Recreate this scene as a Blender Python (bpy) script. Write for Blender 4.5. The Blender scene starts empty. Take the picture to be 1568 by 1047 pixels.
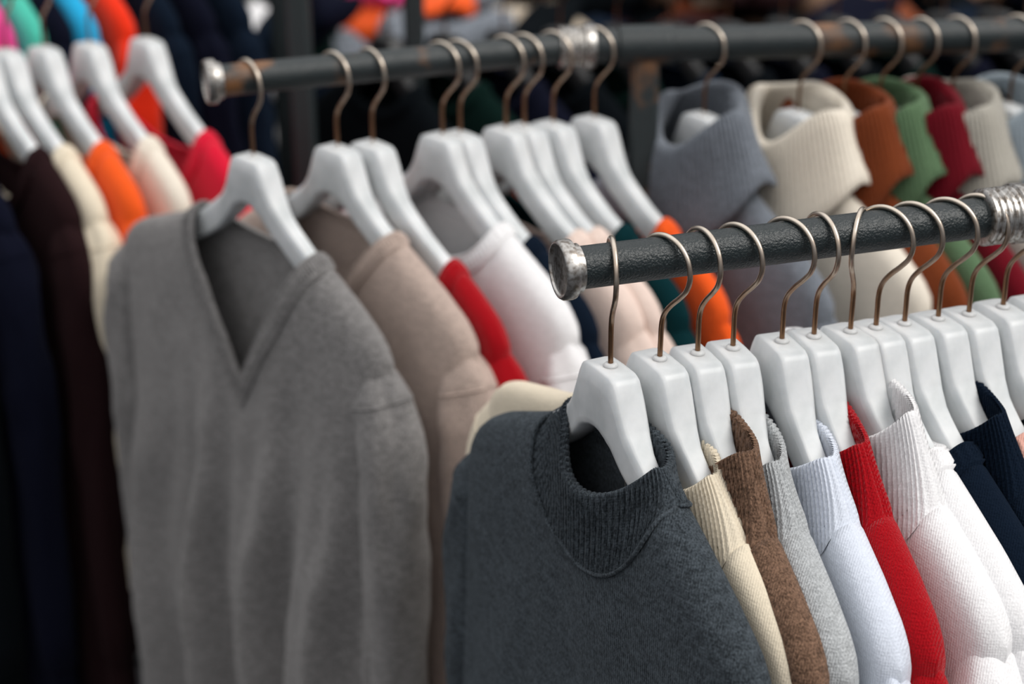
import bpy, math, random
from mathutils import Vector, Matrix, noise

R = math.radians
scene = bpy.context.scene
col = scene.collection

# ------------------------------------------------------------------ helpers
def lerp(a, b, t): return a + (b - a) * t
def sm(t):
    t = max(0.0, min(1.0, t)); return t * t * (3 - 2 * t)
def spow(c, e): return math.copysign(abs(c)**e, c)
def tab(table, x):
    x = abs(x)
    if x <= table[0][0]: return table[0][1]
    for (a, va), (b, vb) in zip(table, table[1:]):
        if x <= b: return lerp(va, vb, (x - a) / (b - a))
    (a, va), (b, vb) = table[-2], table[-1]
    return vb + (vb - va) / (b - a) * (x - b)

class MB:
    def __init__(s): s.v = []; s.f = []; s.m = []
    def grid(s, rows, closed=False, mat=0, cap0=False, cap1=False):
        base = len(s.v); n = len(rows[0])
        for r in rows: s.v.extend([tuple(p) for p in r])
        for i in range(len(rows) - 1):
            for j in range(n if closed else n - 1):
                j2 = (j + 1) % n
                s.f.append((base + i*n + j, base + i*n + j2, base + (i+1)*n + j2, base + (i+1)*n + j)); s.m.append(mat)
        if cap0: s.f.append(tuple(base + j for j in range(n))[::-1]); s.m.append(mat)
        if cap1: s.f.append(tuple(base + (len(rows)-1)*n + j for j in range(n))); s.m.append(mat)
    def lathe(s, o, axis, prof, seg=32, mat=0, caps=True):
        axis = Vector(axis).normalized(); o = Vector(o)
        u = axis.orthogonal().normalized(); w = axis.cross(u)
        rows = []
        for (t, r) in prof:
            rows.append([o + axis*t + (u*math.cos(2*math.pi*k/seg) + w*math.sin(2*math.pi*k/seg))*r for k in range(seg)])
        s.grid(rows, True, mat, caps, caps)
    def tube(s, pts, rad, seg=10, mat=0):
        rows = []; up = Vector((0, 1, 0))
        for i, p in enumerate(pts):
            a = pts[max(0, i-1)]; b = pts[min(len(pts)-1, i+1)]
            t = (Vector(b) - Vector(a)).normalized()
            u = up - t*up.dot(t)
            if u.length < 1e-4: u = t.orthogonal()
            u.normalize(); w = t.cross(u)
            r = rad[i] if isinstance(rad, (list, tuple)) else rad
            rows.append([Vector(p) + (u*math.cos(2*math.pi*k/seg) + w*math.sin(2*math.pi*k/seg))*r for k in range(seg)])
        s.grid(rows, True, mat, True, True)
    def beam(s, p0, p1, w, h, mat=0):
        p0 = Vector(p0); p1 = Vector(p1); t = (p1-p0).normalized()
        ref = Vector((0,0,1)) if abs(t.z) < .9 else Vector((1,0,0))
        u = t.cross(ref).normalized(); v = u.cross(t)
        c = min(w, h)*.15
        pr = [(w/2-c,h/2),(-w/2+c,h/2),(-w/2,h/2-c),(-w/2,-h/2+c),(-w/2+c,-h/2),(w/2-c,-h/2),(w/2,-h/2+c),(w/2,h/2-c)]
        s.grid([[p + u*a*k + v*b*k for a, b in pr] for p, k in ((p0,.9),(p0+t*c,1),(p1-t*c,1),(p1,.9))], True, mat, True, True)
    def obj(s, name, mats, smooth=True, merge=0.0, loc=(0,0,0), rotz=0.0, roll=0.0):
        me = bpy.data.meshes.new(name)
        me.from_pydata(s.v, [], s.f); 
        for m in mats: me.materials.append(m)
        for p, mi in zip(me.polygons, s.m): p.material_index = mi; p.use_smooth = smooth
        if merge > 0:
            import bmesh
            bm = bmesh.new(); bm.from_mesh(me)
            bmesh.ops.remove_doubles(bm, verts=bm.verts, dist=merge)
            bm.to_mesh(me); bm.free()
        me.update()
        o = bpy.data.objects.new(name, me); col.objects.link(o)
        o.location = loc; o.rotation_euler = (0, roll, rotz)
        return o

def catmull(pts, n=8):
    P = [Vector(p) for p in pts]; P = [P[0]*2-P[1]] + P + [P[-1]*2-P[-2]]
    out = []
    for i in range(1, len(P)-2):
        for k in range(n):
            t = k/n
            out.append(.5*((2*P[i]) + (-P[i-1]+P[i+1])*t + (2*P[i-1]-5*P[i]+4*P[i+1]-P[i+2])*t*t + (-P[i-1]+3*P[i]-3*P[i+1]+P[i+2])*t**3))
    out.append(P[-2]); return out

# ------------------------------------------------------------------ materials
def nt(name):
    m = bpy.data.materials.new(name); m.use_nodes = True
    n = m.node_tree.nodes; b = n['Principled BSDF']
    return m, n, m.node_tree.links, b

_k = {}
def knit(rgb, name, heather=.25, stitch=.0026, fuzz=.5):
    key = (name)
    if key in _k: return _k[key]
    m, n, l, b = nt('knit_' + name)
    tc = n.new('ShaderNodeTexCoord')
    fine = n.new('ShaderNodeTexNoise'); fine.inputs['Scale'].default_value = 700; fine.inputs['Detail'].default_value = 2
    mp = n.new('ShaderNodeMapping'); mp.inputs['Scale'].default_value = (1, 1, .5)
    l.new(tc.outputs['Object'], mp.inputs[0]); l.new(mp.outputs[0], fine.inputs['Vector'])
    big = n.new('ShaderNodeTexNoise'); big.inputs['Scale'].default_value = 150; big.inputs['Detail'].default_value = 5
    mp2 = n.new('ShaderNodeMapping'); mp2.inputs['Scale'].default_value = (.7, .7, 1.5)
    l.new(tc.outputs['Object'], mp2.inputs[0]); l.new(mp2.outputs[0], big.inputs['Vector'])
    add = n.new('ShaderNodeMath'); add.operation = 'MULTIPLY_ADD'
    l.new(big.outputs['Fac'], add.inputs[0]); add.inputs[1].default_value = .6; l.new(fine.outputs['Fac'], add.inputs[2])
    mr = n.new('ShaderNodeMapRange'); mr.inputs['From Min'].default_value = .62; mr.inputs['From Max'].default_value = .98
    mr.inputs['To Min'].default_value = 1-heather; mr.inputs['To Max'].default_value = 1+heather
    l.new(add.outputs[0], mr.inputs['Value'])
    mul = n.new('ShaderNodeVectorMath'); mul.operation = 'SCALE'; mul.inputs[0].default_value = rgb
    l.new(mr.outputs[0], mul.inputs['Scale']); l.new(mul.outputs[0], b.inputs['Base Color'])
    lum = max(rgb)
    b.inputs['Roughness'].default_value = 1.0
    b.inputs['Specular IOR Level'].default_value = .04 if lum < .1 else .08
    b.inputs['Sheen Weight'].default_value = fuzz * min(1, lum*3)
    b.inputs['Sheen Roughness'].default_value = .45
    mx = max(rgb)
    b.inputs['Sheen Tint'].default_value = tuple(.3+.7*c/mx for c in rgb) + (1,)
    d1 = n.new('ShaderNodeVectorMath'); d1.operation = 'DOT_PRODUCT'; d1.inputs[1].default_value = (1, 1, 0)
    l.new(tc.outputs['Object'], d1.inputs[0])
    def sinof(sock, per):
        a = n.new('ShaderNodeMath'); a.operation = 'MULTIPLY'; a.inputs[1].default_value = 2*math.pi/per
        l.new(sock, a.inputs[0]); c = n.new('ShaderNodeMath'); c.operation = 'SINE'; l.new(a.outputs[0], c.inputs[0]); return c.outputs[0]
    sx = n.new('ShaderNodeSeparateXYZ'); l.new(tc.outputs['Object'], sx.inputs[0])
    c1 = sinof(d1.outputs['Value'], stitch); c2 = sinof(sx.outputs['Z'], stitch*.8)
    pm = n.new('ShaderNodeMath'); pm.operation = 'MULTIPLY_ADD'; l.new(c2, pm.inputs[0]); pm.inputs[1].default_value = .3; l.new(c1, pm.inputs[2])
    pa = n.new('ShaderNodeMath'); pa.operation = 'MULTIPLY_ADD'; l.new(fine.outputs['Fac'], pa.inputs[0]); pa.inputs[1].default_value = 6.0; l.new(pm.outputs[0], pa.inputs[2])
    pb = n.new('ShaderNodeMath'); pb.operation = 'MULTIPLY_ADD'; l.new(big.outputs['Fac'], pb.inputs[0]); pb.inputs[1].default_value = 4.0; l.new(pa.outputs[0], pb.inputs[2])
    bp = n.new('ShaderNodeBump'); bp.inputs['Strength'].default_value = .34 if lum > .55 else .58; bp.inputs['Distance'].default_value = .00034 if lum > .55 else .0005
    l.new(pb.outputs[0], bp.inputs['Height']); l.new(bp.outputs[0], b.inputs['Normal'])
    _k[key] = m; return m

def plastic(name='frosted_plastic', lo=(.52,.55,.56,1), hi=(.71,.73,.74,1), sss=.6):
    m, n, l, b = nt(name)
    b.inputs['Roughness'].default_value = .36
    b.inputs['Specular IOR Level'].default_value = .42
    b.inputs['Subsurface Weight'].default_value = sss
    b.inputs['Subsurface Radius'].default_value = (.02, .022, .024)
    b.inputs['Subsurface Scale'].default_value = .4
    tc = n.new('ShaderNodeTexCoord'); no = n.new('ShaderNodeTexNoise'); no.inputs['Scale'].default_value = 26; no.inputs['Detail'].default_value = 7
    l.new(tc.outputs['Object'], no.inputs['Vector'])
    cr = n.new('ShaderNodeValToRGB'); cr.color_ramp.elements[0].color = lo; cr.color_ramp.elements[1].color = hi
    cr.color_ramp.elements[0].position = .32; cr.color_ramp.elements[1].position = .6
    l.new(no.outputs['Fac'], cr.inputs[0]); l.new(cr.outputs[0], b.inputs['Base Color'])
    return m
def hookmetal():
    m, n, l, b = nt('tarnished_wire')
    tc = n.new('ShaderNodeTexCoord'); sx = n.new('ShaderNodeSeparateXYZ'); l.new(tc.outputs['Object'], sx.inputs[0])
    no = n.new('ShaderNodeTexNoise'); no.inputs['Scale'].default_value = 90; l.new(tc.outputs['Object'], no.inputs['Vector'])
    ma = n.new('ShaderNodeMath'); ma.operation = 'MULTIPLY_ADD'; l.new(no.outputs['Fac'], ma.inputs[0]); ma.inputs[1].default_value = .08; l.new(sx.outputs['Z'], ma.inputs[2])
    cr = n.new('ShaderNodeValToRGB'); e = cr.color_ramp.elements
    e[0].position = .07; e[0].color = (.25,.14,.08,1); e[1].position = .145; e[1].color = (.68,.61,.52,1)
    l.new(ma.outputs[0], cr.inputs[0]); l.new(cr.outputs[0], b.inputs['Base Color'])
    b.inputs['Metallic'].default_value = 1; b.inputs['Roughness'].default_value = .3
    return m
def barpaint(rust=.0):
    m, n, l, b = nt('hammered_black_paint' + ('_rusty' if rust else ''))
    tc = n.new('ShaderNodeTexCoord'); no = n.new('ShaderNodeTexNoise'); no.inputs['Scale'].default_value = 14; no.inputs['Detail'].default_value = 5
    l.new(tc.outputs['Object'], no.inputs['Vector'])
    cr = n.new('ShaderNodeValToRGB'); e = cr.color_ramp.elements
    e[0].position = .62-rust; e[0].color = (.011,.018,.020,1); e[1].position = .72-rust; e[1].color = (.16,.07,.025,1) if rust else (.02,.028,.03,1)
    l.new(no.outputs['Fac'], cr.inputs[0]); l.new(cr.outputs[0], b.inputs['Base Color'])
    b.inputs['Roughness'].default_value = .40
    vo = n.new('ShaderNodeTexNoise'); vo.inputs['Scale'].default_value = 560; vo.inputs['Detail'].default_value = 1; l.new(tc.outputs['Object'], vo.inputs['Vector'])
    bp = n.new('ShaderNodeBump'); bp.inputs['Strength'].default_value = .8; bp.inputs['Distance'].default_value = .0011
    l.new(vo.outputs['Fac'], bp.inputs['Height']); l.new(bp.outputs[0], b.inputs['Normal'])
    return m
def chrome():
    m, n, l, b = nt('worn_chrome')
    b.inputs['Metallic'].default_value = 1
    tc = n.new('ShaderNodeTexCoord'); no = n.new('ShaderNodeTexNoise'); no.inputs['Scale'].default_value = 240; no.inputs['Detail'].default_value = 6
    l.new(tc.outputs['Object'], no.inputs['Vector'])
    cr = n.new('ShaderNodeValToRGB'); e = cr.color_ramp.elements
    e[0].position=.36; e[0].color=(.22,.195,.17,1); e[1].position=.56; e[1].color=(.52,.51,.49,1)
    l.new(no.outputs['Fac'], cr.inputs[0]); l.new(cr.outputs[0], b.inputs['Base Color'])
    b.inputs['Roughness'].default_value = .36
    bp = n.new('ShaderNodeBump'); bp.inputs['Strength'].default_value = .15; bp.inputs['Distance'].default_value = .0006
    l.new(no.outputs['Fac'], bp.inputs['Height']); l.new(bp.outputs[0], b.inputs['Normal'])
    return m
def simple(name, rgb, rough=.8, scale=20, var=.3):
    m, n, l, b = nt(name)
    tc = n.new('ShaderNodeTexCoord'); no = n.new('ShaderNodeTexNoise'); no.inputs['Scale'].default_value = scale; no.inputs['Detail'].default_value = 6
    l.new(tc.outputs['Object'], no.inputs['Vector'])
    cr = n.new('ShaderNodeValToRGB'); e = cr.color_ramp.elements
    e[0].position=.3; e[0].color=tuple(c*(1-var) for c in rgb)+(1,); e[1].position=.7; e[1].color=tuple(min(1,c*(1+var)) for c in rgb)+(1,)
    l.new(no.outputs['Fac'], cr.inputs[0]); l.new(cr.outputs[0], b.inputs['Base Color'])
    b.inputs['Roughness'].default_value = rough
    bp = n.new('ShaderNodeBump'); bp.inputs['Strength'].default_value=.3; bp.inputs['Distance'].default_value=.004
    l.new(no.outputs['Fac'], bp.inputs['Height']); l.new(bp.outputs[0], b.inputs['Normal'])
    return m

PLAS, HOOK, PAINT, RUSTY, CHROME = plastic(), hookmetal(), barpaint(), barpaint(.05), chrome()
DARKPLAS = plastic('black_plastic', (.01,.011,.012,1), (.02,.021,.022,1), 0)

# ------------------------------------------------------------------ hanger
HTOP = [(0,0),(.017,-.0005),(.023,-.003),(.0275,-.010),(.033,-.022),(.040,-.036),(.051,-.049),(.067,-.061),(.09,-.076),(.12,-.092),(.16,-.114),(.19,-.134),(.200,-.144)]
HBOT = [(0,-.047),(.012,-.0485),(.025,-.056),(.040,-.071),(.060,-.088),(.085,-.104),(.12,-.122),(.16,-.141),(.19,-.155),(.200,-.159)]
HTH  = [(0,.0145),(.02,.0145),(.035,.0128),(.055,.009),(.12,.0078),(.2,.0080)]
def hanger(pos, yaw, hookyaw=0.0, roll=0.0, pl=None):
    b = MB()
    xs = []
    for a in [0,.008,.017,.020,.023,.025,.0275,.030,.033,.0365,.040,.045,.051,.058,.067,.078,.09,.105,.12,.14,.16,.175,.19,.196,.200]:
        xs.append(a)
    xs = [-x for x in xs[::-1]][:-1] + xs
    rows = []
    F_ = [(1,.0),(1,.45),(.985,.56),(.80,.93),(.72,.985),(.55,1),(0,1),(-.55,1),(-.72,.985),(-.80,.93),(-.985,.56),(-1,.45),(-1,0),(-1,-.7),(-.97,-.9),(-.85,-1),(0,-1),(.85,-1),(.97,-.9),(1,-.7)]
    for x in xs:
        zt, zb, th = tab(HTOP, x), tab(HBOT, x), tab(HTH, x)
        k = 1.0
        if abs(x) > .195: k = .8 if abs(x) < .199 else .35
        cz, hz = (zt+zb)/2, (zt-zb)/2*k
        rows.append([(x, a*th*k, cz + c*hz) for a, c in F_])
    b.grid(rows, True, 0, True, True)
    b.lathe((0,0,-.003), (0,0,1), [(0,.0055),(.004,.0055),(.0055,.004)], 16, 0)
    Rr, zc = .0245, .0730
    pts = []
    for a in (205, 180, 150, 120, 90, 60, 30, 0, -25, -48):
        pts.append((Rr*math.cos(R(a)), 0, zc + Rr*math.sin(R(a))))
    pts += [(.0085,0,.0465),(.0025,0,.038),(0,0,.028),(0,0,.012),(0,0,-.01)]
    pts = catmull(pts, 5)
    c, s_ = math.cos(hookyaw), math.sin(hookyaw)
    pts = [(p.x*c, p.x*s_, p.z) for p in pts]
    b.tube(pts, .0020, 10, 1)
    e = Vector(pts[0]); b.lathe(e+Vector((0,0,-.003)), (0,0,1), [(0,.0008),(.001,.0022),(.003,.0028),(.005,.0022),(.006,.0008)], 10, 1)
    return b.obj('plastic_hanger', [pl or PLAS, HOOK], loc=pos, rotz=yaw, roll=roll)

# ------------------------------------------------------------------ knit garment
W0 = .214
def Sg(x):
    x = abs(x)
    if x < .2: return tab(HTOP, max(x, .055)) + .007
    return -.137 - (x-.2)*1.4
def garment(name, mat, pos, yaw, neck='mock', nx=.095, fd=.155, bd=None, Df=.02, Db=.012, hw=.205, hem=-.68,
            fold=.006, fk=55, shift=0.0, nsh=0.0, sleeve=True, sry=.024, ribs=84, seed=0, lod=1.0, slen=.56, top=(-.035,-.088,-.028), roll=0.0, collar_r=(.078,.040), shy=-.004, th=.0125, bead=False, ra=.0014, bw=.020, sq=1.0):
    rnd = random.Random(seed); ph = [rnd.uniform(0, 6.28) for _ in range(6)]
    b = MB()
    if bd is None: bd = -Sg(nx) + .012
    def X(x): return x + lerp(nsh, shift if x < 0 else 0.0, sm((abs(x)-nx)/.10))
    def zn(x, front, nxx=nx, dep=None):
        q = min(1.0, abs(x)/nxx); s0 = Sg(nxx)
        if front:
            dp = -(fd if dep is None else dep)
            if neck == 'v': return lerp(dp, s0, q**1.08)
            return s0 + (dp - s0)*math.sqrt(max(0, 1-q**2.2))
        dp = -(bd if dep is None else dep)
        return s0 + (dp - s0)*math.sqrt(max(0, 1-q*q))
    def W(z): return lerp(W0, hw, sm((-z-.14)/.2)) + .012*sm((-z-.4)/.4)
    def surf(x, z, front, p=None, lift=0.0):
        d = max(0.0, Sg(min(abs(x), W0)) - z)
        pp = abs(x)/max(W(z), 1e-6) if p is None else abs(p)
        pp = min(1, pp)
        D = (Df if front else Db)
        e = math.sqrt(max(0.0, 1-pp**4)); e2 = math.sqrt(max(0.0, 1-pp**40))
        y = th*e2*math.sqrt(1-math.exp(-(d/.007)**1.2) if d > 0 else 0) + max(0.0, D-th)*e*(1-math.exp(-d/.035))*(1 + 1.1*sm((-z-.15)/.5)*(1 if front else .5))
        y = (-y - lift if front else y + lift)
        g = fold*sm((-z-.17)/.40)
        xx = x + .025*math.sin(z*6+ph[4]) + .006*math.sin(z*21+ph[5])
        s1 = math.sin(xx*fk + ph[0]); s1 = math.copysign(abs(s1)**.8, s1)
        f = g*(s1 + .5*math.sin(xx*fk*1.83 + ph[2] + z*3))
        f += .007*sm((d-.03)/.12)*noise.noise(Vector((x*12+seed, z*6, seed*1.7)))
        f += .0035*sm((d-.03)/.08)*noise.noise(Vector((x*34+seed*3, z*18, 3.0)))
        return y + f*e
    NX = int(60*lod); NZ = int(66*lod)
    qn = nx/W0; n1 = NX//4
    ps = [-1 + (1-qn)*(i/n1)**.9 if i else -1 for i in range(n1)] + [-qn + 2*qn*i/(NX-2*n1) for i in range(NX-2*n1)]
    right = [-p for p in ps[:n1]][::-1]
    ps = ps + [qn] + right
    for front in (True, False):
        rows = []
        for i in range(NZ+1):
            t = (i/NZ)**1.75; r = []
            for p in ps:
                xt = p*W0
                zt = zn(xt, front) if abs(xt) < nx - 1e-6 else Sg(xt)
                z = lerp(zt, hem + .006*math.sin(xt*30+ph[3]), t)
                x = p*W(z)
                y = surf(x if i else xt, z, front, p)
                if i == 0 and abs(xt) >= nx - 1e-6: y = 0
                if abs(p) > .9999: y = 0 
                r.append((X(x), y, z))
            rows.append(r)
        if front: rows = [r[::-1] for r in rows]
        b.grid(rows, False, 0)
    NR = ribs; NT = max(96, ribs*4) if ribs else 96
    if neck in ('v', 'crew'):
        if neck == 'v': fi, bi = fd-.034, bd-.010
        else: fi, bi = fd-.022, bd-.012
        nin = nx - bw*.8
        prof = [(0, -.001), (.04, .0030), (.10, .0032), (.16, .0016), (.22, .0028), (.5, .0030), (.78, .0028), (.84, .0016), (.90, .0032), (.97, .0028), (1.0, .0002), (.97, -.0025)]
        rows = []
        for (u, lift) in prof:
            r = []
            for k in range(NT):
                th_ = 2*math.pi*k/NT
                c = math.cos(th_); front = math.sin(th_) < 0
                xo, xi = c*nx, c*nin
                zo = zn(xo, front); zi = zn(xi, front, nin, fi if front else bi)
                x = lerp(xo, xi, u); z = lerp(zo, zi, u)
                rib = .0011*math.cos(k*NR*2*math.pi/NT)*(1 if .2 < u < .8 else 0)
                y0 = surf(x, z, front)
                edge = abs(math.sin(th_))
                sgn = -1 if front else 1
                y = y0 + sgn*(lift+rib)*min(1, edge*3)
                zz = z + (lift+rib)*(1-min(1, edge*1.5))
                r.append((x + nsh, y, zz))
            rows.append(r)
        b.grid(rows, True, 0)
    else:
        zs, zf, zb = top; tx, ty = collar_r
        roll_over = neck == 'roll'
        rows = []
        if not roll_over:
            prof = [(0,0,0)] + [(i/9, 0, 0) for i in range(1, 10)] + [(1.02,-.0015,0), (1.0,-.0035,0), (.8,-.004,0), (.5,-.004,0), (.2,-.004,0)]
        else:
            prof = [(0,0,0), (.15,.002,0), (.35,.002,0), (.6,.001,0), (.85,.0,0), (1.0,.001,0),(1.05,.005,0),(1.06,.010,0),(1.02,.015,0),(.9,.018,0),(.75,.0195,0),(.6,.021,0),(.45,.024,0),(.32,.027,0),(.22,.028,0),(.19,.025,0),(.22,.021,0)]
        for (u, out, _) in prof:
            r = []
            for k in range(NT):
                th_ = 2*math.pi*k/NT; c, s_ = math.cos(th_), math.sin(th_); front = s_ < 0
                cq, sq_ = spow(c, sq), spow(s_, sq)
                xb = nx*c; zb0 = zn(xb, front); yb = surf(xb, zb0, front)
                w2 = s_*s_
                zt = zs + ((zf if front else zb) - zs)*w2
                ytp = ty*sq_*(1.0 if front else (.55 if sq == 1 else .8))
                uu = min(u, 1.0)
                x = lerp(xb, tx*cq, uu) ; y = lerp(yb, ytp, math.sin(uu*math.pi/2)**.8 if uu > 0 else 0); z = lerp(zb0, zt, u)
                wob = (.004*math.sin(2*th_+ph[4])*uu + .003*math.sin(3*th_+ph[5])*uu)*(1 if sq == 1 else .5)
                rib = ra*math.cos(k*NR*2*math.pi/NT) if 0 < u else 0
                if roll_over: z += .006*math.sin(3*th_+ph[1])*max(0, min(1, out/.02))
                r.append((x + (out+wob)*c + rib*c*.6 + nsh, y + (out+wob)*s_ + rib*(s_*.6 + (-.8 if front else .8)*min(1,abs(s_)*3)), z - (.0018*(1-u) if u < .15 else 0)))
            rows.append(r)
        b.grid(rows, True, 0)
        if bead:
            r = []
            for k in range(97):
                th_ = 2*math.pi*k/96; c = math.cos(th_); front = math.sin(th_) < 0
                xb = nx*c; z = zn(xb, front); r.append(Vector((xb+nsh, surf(xb, z, front) + (-.001 if front else .001), z+.001)))
            b.tube(r, .0017, 6, 0)
    if sleeve:
        for sd in (-1, 1):
            sw = rnd.uniform(-.006, .006)
            P = [(.172,0,-.158),(.186,0,-.172),(.199,shy*.3,-.194),(.209,shy*.6,-.228),(.215,shy,-.280),(.218+sw,shy*1.3,-.36),(.218+sw,shy*1.6,-.46),(.213+sw,shy*2,-.15-slen)]
            RX = [.008,.022,.032,.035,.035,.034,.031,.027]
            RY = [.15,.50,.80,.96,1.0,.98,.92,.8]
            C = catmull(P, 6); NS = len(C); rows = []
            n_r = 36
            for i, c in enumerate(C):
                a = C[max(0,i-1)]; d = C[min(NS-1,i+1)]; t = (d-a).normalized()
                nrm = Vector((-t.z, 0, t.x)).normalized()
                f = i/6; i0 = min(int(f), 6); fr = f - i0
                rx = lerp(RX[i0], RX[i0+1], fr); ry = lerp(RY[i0], RY[i0+1], fr)*sry
                row = []
                for k in range(n_r):
                    an = 2*math.pi*k/n_r; ca, sa = math.cos(an), math.sin(an)
                    wv = 1 + .22*noise.noise(Vector((ca*1.3+seed, sa*1.3+sd*5, c.z*9)))*sm(i/12) + .12*noise.noise(Vector((ca*2+seed, sa*2+sd*5, c.z*26)))*sm(i/12)
                    o = nrm*(rx*ca*wv) + Vector((0,1,0))*(ry*sa*wv)
                    q = c + o
                    row.append((sd*q.x + (shift if sd < 0 else 0), q.y, q.z))
                rows.append(row if sd > 0 else row[::-1])
            for kk, (dz, s_) in enumerate(((.0,.80),(.03,.76),(.06,.78))):
                last = rows[NS-1]; cx = sum(p[0] for p in last)/n_r; cy = sum(p[1] for p in last)/n_r
                rows.append([(cx+(p[0]-cx)*s_, cy+(p[1]-cy)*s_, p[2]-.004-dz) for p in last])
            b.grid(rows, True, 0, True, False)
            ring = rows[13]
            b.tube([Vector(p) for p in ring] + [Vector(ring[0])], .0014, 6, 0)
    return b.obj(name, [mat], merge=.0004, loc=pos, rotz=yaw, roll=roll)

# ------------------------------------------------------------------ racks
BZ = 1.40
class Bar:
    def __init__(s, segs, z): s.segs = segs; s.z = z
    def at(s, d):
        for i, (p0, dr, L, r) in enumerate(s.segs):
            if d <= L or i == len(s.segs)-1:
                return Vector((p0[0]+dr[0]*d, p0[1]+dr[1]*d, s.z - .08 + (r-.0155))), r
            d -= L
def build_rack(name, bar, posts, paint, cap=True, collar=True, foot=.28):
    b = MB()
    n = len(bar.segs)
    for i, (p0, dr, L, r) in enumerate(bar.segs):
        o = (p0[0], p0[1], bar.z); ax = (dr[0], dr[1], 0)
        b.lathe(o, ax, [(-.005 if i else 0, r), (L*.33, r), (L*.66, r), (L, r)], 40, 0)
        if i == 0 and cap:
            # flat disc with a raised rim and a short neck ring
            b.lathe(o, ax, [(-.0048,.0005),(-.0048,.0170),(-.0052,.0178),(-.0066,.0184),(-.0070,.0194),(-.0066,.0206),(-.0050,.0216),(.0010,.0219),(.0030,.0214),(.0036,.0200),(.0036,r-.001)], 56, 1, True)
            b.lathe(o, ax, [(.0036,.0172),(.0040,.0178),(.0085,.0178),(.0090,.0170),(.0090,r)], 48, 1, True)
        if i == n-1:
            e = (p0[0]+dr[0]*L, p0[1]+dr[1]*L, bar.z)
            b.lathe(e, ax, [(-.008,r),(-.008,.0215),(.005,.0215),(.0065,.019),(.004,.0005)], 40, 1, True)
        if i == 1 and collar:
            pr = [(-.016, .0157)]
            for k in range(5):
                a = -.016 + k*.0055
                pr += [(a, .0205), (a+.0012, .0222), (a+.0030, .0222), (a+.0042, .0205)]
            pr += [(.0115,.0235),(.020,.0235),(.022,.022),(.022,r)]
            b.lathe(o, ax, pr, 48, 1, True)
    for d in posts:
        p, r = bar.at(d); dd = Vector((bar.segs[-1][1][0], bar.segs[-1][1][1], 0)); pe = Vector((-dd.y, dd.x, 0))
        x, y = p.x, p.y
        b.beam((x,y,.06), (x,y,bar.z-.01), .03, .03, 0)
        b.lathe((x-dd.x*.03, y-dd.y*.03, bar.z), dd, [(0,r),(.001,r+.003),(.059,r+.003),(.06,r)], 32, 0)
        b.beam(Vector((x,y,.06))-pe*foot, Vector((x,y,.06))+pe*foot, .03, .03, 0)
        for sg in (-1, 1):
            q = Vector((x,y,0)) + pe*foot*sg*.93
            b.lathe((q.x,q.y,0), (0,0,1), [(0,.016),(.004,.018),(.035,.018),(.046,.012)], 20, 0)
    if len(posts) > 1:
        p, _ = bar.at(posts[0]); q, _ = bar.at(posts[-1])
        b.beam((p.x,p.y,.16),(q.x,q.y,.16),.025,.025,0)
    o = b.obj(name, [paint, CHROME])
    m = o.modifiers.new('edge', 'EDGE_SPLIT'); m.split_angle = R(40)
    return o

def yaw_of(a): return R(a - 90)

front = Bar([((.0388,1.122),(.948,.319),.352,.0155), ((.0388+.948*.352,1.122+.319*.352),(.948,.319),1.05,.0175)], BZ)
rear = Bar([((-.2913,1.618),(.9348,.3551),.3802,.0155), ((.0641,1.753),(.9938,.1107),1.25,.018)], BZ)
build_rack('garment_rack', front, [.50, 1.2], PAINT)
build_rack('garment_rack', rear, [.3802+.0765, 1.40], RUSTY)

C = {
 'dark_gray': (.046,.056,.065), 'cream': (.72,.64,.50), 'brown': (.150,.090,.060), 'light_gray': (.42,.44,.45),
 'pale_blue_white': (.64,.69,.78), 'red': (.34,.003,.008), 'white': (.80,.80,.81), 'navy': (.005,.010,.020),
 'pink': (.72,.40,.33), 'orange': (.80,.10,.015), 'warm_gray': (.205,.199,.197), 'taupe': (.48,.38,.33), 'maroon': (.07,.006,.010),
 'rose_white': (.74,.60,.53), 'teal': (.003,.025,.030), 'blue_gray': (.17,.19,.22), 'ivory': (.76,.70,.60), 'rust': (.18,.042,.013),
 'green': (.10,.17,.090), 'burgundy': (.14,.005,.012), 'stone': (.42,.40,.35), 'sky_gray': (.40,.47,.52), 'black': (.003,.0045,.006),
 'dark_brown': (.018,.008,.009), 'crimson': (.62,.010,.035), 'aqua': (.08,.55,.42), 'sky_blue': (.02,.38,.68), 'hot_pink': (.75,.06,.28),
 'dark_green': (.003,.012,.010), 'scarlet': (.80,.035,.010), 'midnight': (.005,.006,.014), 'beige': (.50,.42,.32), 'olive': (.12,.12,.08),
}
def K(c, **kw): return knit(C[c], c, **kw)
for c, h in (('dark_gray',.5),('warm_gray',.34),('brown',.5),('light_gray',.2),('taupe',.18),('blue_gray',.25)): K(c, heather=h)
for c in C: K(c, heather=.06)

def hang(bar, s, colr, kind, a, hy=0.0, hroll=0.0, dz=0.0, pl=None, **kw):
    p, r = bar.at(s); p = p + Vector((0,0,dz))
    hanger(p, yaw_of(a), R(hy), hroll, pl)
    if colr:
        garment(f'{colr}_{kind}', K(colr), p, yaw_of(a), seed=int(s*1000) % 97 + 1, roll=hroll, **kw)

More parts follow.
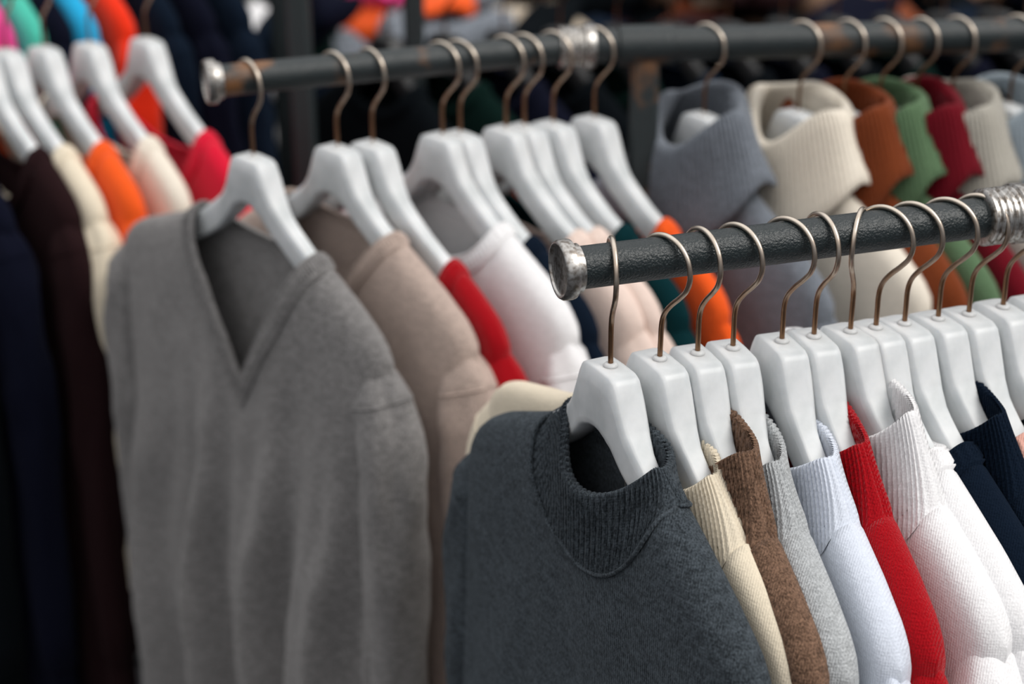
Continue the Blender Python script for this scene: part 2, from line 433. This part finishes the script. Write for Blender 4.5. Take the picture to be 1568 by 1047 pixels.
# ---- front rack
F = [
 (.0351,'dark_gray','mock_neck_sweater',26,-22,dict(hroll=-.02, shift=-.012, nsh=.010, nx=.090, fd=.148, collar_r=(.072,.030), top=(-.050,-.086,-.042), hw=.222, Df=.036, fold=.007, sry=.034, fk=30, ribs=76, bead=True, ra=.0023, sq=1.0)),
 (.0740,'cream','mock_neck_sweater',26,16,dict(hroll=.035, shift=-.062, hw=.235, top=(-.056,-.09,-.048))),
 (.1045,'brown','mock_neck_sweater',19,8,dict(top=(-.040,-.08,-.034))),
 (.1333,'light_gray','mock_neck_sweater',17,22,dict(top=(-.054,-.09,-.048))),
 (.1739,'pale_blue_white','mock_neck_sweater',17,26,dict(top=(-.056,-.09,-.05))),
 (.2009,'red','mock_neck_sweater',17,5,dict(top=(-.050,-.085,-.044))),
 (.2320,'white','mock_neck_sweater',24,-45,dict(top=(-.032,-.075,-.028), Df=.028, sry=.036)),
 (.2540,'white','crew_neck_sweater',24,25,dict(neck='crew', fd=.12, nx=.10)),
 (.2790,'navy','crew_neck_sweater',24,25,dict(neck='crew', fd=.12, nx=.10)),
 (.3086,'navy','mock_neck_sweater',23,28,dict(top=(-.045,-.085,-.04))),
 (.3360,'pink','crew_neck_sweater',22,25,dict(neck='crew', fd=.12, nx=.10)),
 (.3668,'black','mock_neck_sweater',22,25,dict(top=(-.045,-.085,-.04))),
 (.400,'navy','crew_neck_sweater',20,20,dict(neck='crew', fd=.12, nx=.10)),
 (.435,'light_gray','crew_neck_sweater',18,20,dict(neck='crew', fd=.12, nx=.10)),
 (.56,'white','mock_neck_sweater',18,20,dict()),
 (.60,'maroon','mock_neck_sweater',18,20,dict()),
]
for s, c, k, a, hy, kw in F:
    for kk, vv in dict(Df=.019, Db=.014, sry=.024, th=.0145, collar_r=(.086,.021), ribs=80, nx=.126, fd=.16, sq=.72, ra=.0016, top=(-.05,-.088,-.044)).items(): kw.setdefault(kk, vv)
    hang(front, s, c, k, a, hy, **kw)

# ---- rear rack, left section
Rr = [
 (.0357,'warm_gray','v_neck_sweater',42,-6,dict(neck='v', nx=.122, fd=.266, shift=-.055, nsh=.000, Df=.034, Db=.013, fold=.020, fk=60, sry=.034, ribs=150, slen=.66, hem=-.80, hw=.216, th=.0112, bw=.026)),
 (.1224,'taupe','v_neck_sweater',42,0,dict(neck='v', nx=.105, fd=.20, Df=.03, sry=.030, ribs=120, fold=.012, hem=-.76, slen=.62)),
 (.1597,'red','crew_neck_sweater',40,0,dict(neck='crew', nx=.145, fd=.18, bd=.14, Df=.018, sry=.026)),
 (.2349,'white','crew_neck_sweater',40,10,dict(neck='crew', nx=.110, fd=.14, Df=.034, sry=.034)),
 (.2543,'navy','crew_neck_sweater',40,10,dict(neck='crew', nx=.13, fd=.16, bd=.13, Df=.012, sry=.02)),
 (.3051,'rose_white','crew_neck_sweater',40,10,dict(neck='crew', nx=.13, fd=.16, bd=.13, Df=.03, sry=.03)),
 (.3256,'rose_white','crew_neck_sweater',40,10,dict(neck='crew', nx=.13, fd=.16, bd=.13, Df=.016, sry=.022)),
 (.3582,'teal','crew_neck_sweater',39,10,dict(neck='crew', nx=.13, fd=.16, bd=.13, Df=.018, sry=.026)),
 (.4040,'orange','crew_neck_sweater',38,10,dict(neck='crew', nx=.13, fd=.16, bd=.13, Df=.012, sry=.014)),
]
for s, c, k, a, hy, kw in Rr:
    hang(rear, s, c, k, a, hy, **kw)
roll = dict(neck='roll', nx=.085, fd=.155, top=(.012,-.030,.020), collar_r=(.046,.040), Df=.03, Db=.02, sry=.03, ra=.0018)
R2 = [
 (.1425,'blue_gray',34,roll),(.2457,'ivory',34,roll),(.2949,'rust',30,roll),(.3348,'green',28,roll),(.3749,'burgundy',27,roll),
 (.4152,'stone',27,roll),(.4814,'sky_gray',27,roll),(.53,'black',26,roll),(.58,'navy',26,roll),(.63,'ivory',26,roll),
]
for s, c, a, kw in R2:
    hang(rear, .3802+s, c, 'roll_neck_sweater', a, 8, **(kw if s < .3 else dict(kw, Df=.022, sry=.022)))

# ---- left rack
p3 = Vector((-.458,2.11)); d3 = Vector((.94,.342)); st = p3 - d3*.75
left = Bar([((st.x,st.y),(.94,.342),.98,.0155)], BZ)
build_rack('garment_rack', left, [.05, .945], PAINT, cap=True, collar=False)
L3 = [(.75,'crimson','sweater',-.66),(.68,'ivory','sweater',-.66),(.625,'orange','sweater',-.66),(.580,'cream','sweater',-.60),(.550,'dark_brown','long_coat',-1.10),
      (.475,'midnight','long_coat',-1.12),(.41,'black','long_coat',-1.12),(.34,'midnight','long_coat',-1.1),(.26,'black','long_coat',-1.1),(.19,'navy','long_coat',-1.1)]
for s, c, k, hm in L3:
    hang(left, s, c, k, 40, 10, neck='crew', nx=.145, fd=.20, bd=.15, Df=.026, Db=.02, sry=.032, hem=hm, lod=.7, ribs=60, slen=.50 if k == 'sweater' else .60)

# ---- colourful rack behind the left one
st5 = Vector((-.50,2.50)) - d3*.7
r5 = Bar([((st5.x,st5.y),(.94,.342),.95,.0155)], 1.52)
build_rack('garment_rack', r5, [.05, .86], PAINT, collar=False)
for s, c in ((.14,'scarlet'),(.20,'white'),(.25,'orange'),(.29,'white'),(.335,'scarlet'),(.38,'hot_pink'),(.42,'aqua'),(.455,'midnight'),(.49,'sky_blue'),(.54,'scarlet'),(.60,'navy'),(.65,'midnight'),(.70,'navy')):
    hang(r5, s, c, 'shirt', 40, 10, neck='crew', nx=.09, fd=.12, Df=.026, Db=.02, sry=.03, lod=.6, ribs=0)

# ---- dark rack behind the rear one
r4 = Bar([((-.24,2.42),(.985,.17),2.2,.0155)], 1.325)
build_rack('garment_rack', r4, [.1, 2.1], PAINT, collar=False)
cs = ['black','dark_green','midnight','black','dark_green','navy','black','midnight']
s = .06; i = 0
while s < 2.05:
    hang(r4, s, cs[i % 8], 'jacket', 36 + (i*7) % 9, 10, pl=DARKPLAS, neck='crew', nx=.09, fd=.12, Df=.035, Db=.03, sry=.042, hem=-.85, lod=.6, ribs=0)
    s += .085; i += 1

# ------------------------------------------------------------------ market table with clothes heap
wood = simple('dark_table_wood', (.05,.035,.025), .6)
b = MB()
b.beam((-1.4,3.6,.74),(2.6,3.6,.74),1.0,.04,0)
for x in (-1.3,.6,2.5):
    for y in (3.2,4.0): b.beam((x,y,0),(x,y,.72),.05,.05,0)
b.beam((-1.3,3.2,.66),(2.5,3.2,.66),.03,.08,0); b.beam((-1.3,4.0,.66),(2.5,4.0,.66),.03,.08,0)
b.obj('market_table', [wood], smooth=False)

b = MB(); rnd = random.Random(4)
pal = ['black','midnight','blue_gray','navy','olive','dark_brown','black','dark_green','beige','rust','hot_pink','orange','aqua','white','brown']
def folded(cx, cy, cz, w, d, h, rot, mi, sd):
    rows = []; n = 28; m = 10
    for i in range(m+1):
        v = -math.pi/2 + math.pi*i/m; cv, sv = max(.02, math.cos(v))**.45, math.copysign(abs(math.sin(v))**.7, math.sin(v))
        r = []
        for k in range(n):
            a = 2*math.pi*k/n; c, s_ = math.cos(a), math.sin(a)
            x = math.copysign(abs(c)**.5, c)*cv*w/2; y = math.copysign(abs(s_)**.5, s_)*cv*d/2; z = sv*h/2
            q = Vector((x, y, z)); q += Vector((1,1,1.2))*0.025*noise.noise(q*14 + Vector((sd,0,0)))
            r.append((cx + q.x*math.cos(rot) - q.y*math.sin(rot), cy + q.x*math.sin(rot) + q.y*math.cos(rot), cz + q.z + .02*math.sin(q.x*9+sd)))
        rows.append(r)
    b.grid(rows, True, mi, True, True)
for gx in range(32):
    x = -1.25 + gx*.12
    for y in (3.3, 3.6, 3.88):
        z = .79; lay = rnd.randint(5, 8)
        for k in range(lay):
            h = rnd.uniform(.035,.055)
            if -.62 < x < -.44: mi = rnd.choice([13,13,2])
            elif -.40 < x < -.16: mi = rnd.choice([10,11,12,2,4,10])
            elif x > .05: mi = rnd.choice([0,0,1,3,5,8,9,14,5,0,1])
            elif x > -.2: mi = rnd.choice([2,2,1,0])
            else: mi = rnd.choice([0,1,3,4,7,2])
            folded(x+rnd.uniform(-.03,.03), y+rnd.uniform(-.03,.03), z+h/2, rnd.uniform(.10,.16), rnd.uniform(.24,.32), h*1.3, rnd.uniform(-.8,.8), mi, rnd.uniform(0,50))
            z += h*.85
b.obj('folded_clothes_pile', [K(c) for c in pal])

# ------------------------------------------------------------------ ground and tent wall
b = MB(); b.grid([[(-6,-3,0),(6,-3,0)],[(-6,9,0),(6,9,0)]]); b.obj('ground', [simple('asphalt', (.03,.03,.034), .9, 60)], smooth=False)
b = MB()
b.grid([[(x*.1-4, 5.2 + .05*math.sin(x*.9)+.02*math.sin(x*2.3), z) for x in range(81)] for z in (0,.6,1.2,1.8,2.4)])
b.obj('wall_back', [simple('dark_tarpaulin', (.010,.013,.017), .6, 8)])

# ------------------------------------------------------------------ light
w = bpy.data.worlds.new('overcast'); scene.world = w; w.use_nodes = True
n = w.node_tree.nodes; l = w.node_tree.links; bg = n['Background']
tc = n.new('ShaderNodeTexCoord'); sx = n.new('ShaderNodeSeparateXYZ'); l.new(tc.outputs['Generated'], sx.inputs[0])
cr = n.new('ShaderNodeValToRGB'); e = cr.color_ramp.elements
e[0].position = 0; e[0].color = (.125,.132,.145,1); e[1].position = .8; e[1].color = (1.0,.98,.975,1)
l.new(sx.outputs['Z'], cr.inputs[0]); l.new(cr.outputs[0], bg.inputs['Color']); bg.inputs['Strength'].default_value = 1.16
sun = bpy.data.lights.new('soft_sun', 'SUN'); sun.energy = 1.6; sun.angle = R(32); sun.color = (1,.96,.91)
so = bpy.data.objects.new('soft_sun', sun); col.objects.link(so)
so.rotation_euler = Vector((-.8,.34,-1)).to_track_quat('-Z','Y').to_euler()

# ------------------------------------------------------------------ camera
cam = bpy.data.cameras.new('camera'); co = bpy.data.objects.new('camera', cam); col.objects.link(co)
co.location = (0,0,1.8435); co.rotation_euler = (R(66),0,0); cam.lens = 60; cam.sensor_width = 36
cam.dof.use_dof = True; cam.dof.focus_distance = 1.23; cam.dof.aperture_fstop = 3.3
cam.clip_start = .01
scene.camera = co
scene.view_settings.view_transform = 'Standard'
scene.view_settings.look = 'None'
scene.view_settings.exposure = 0.16
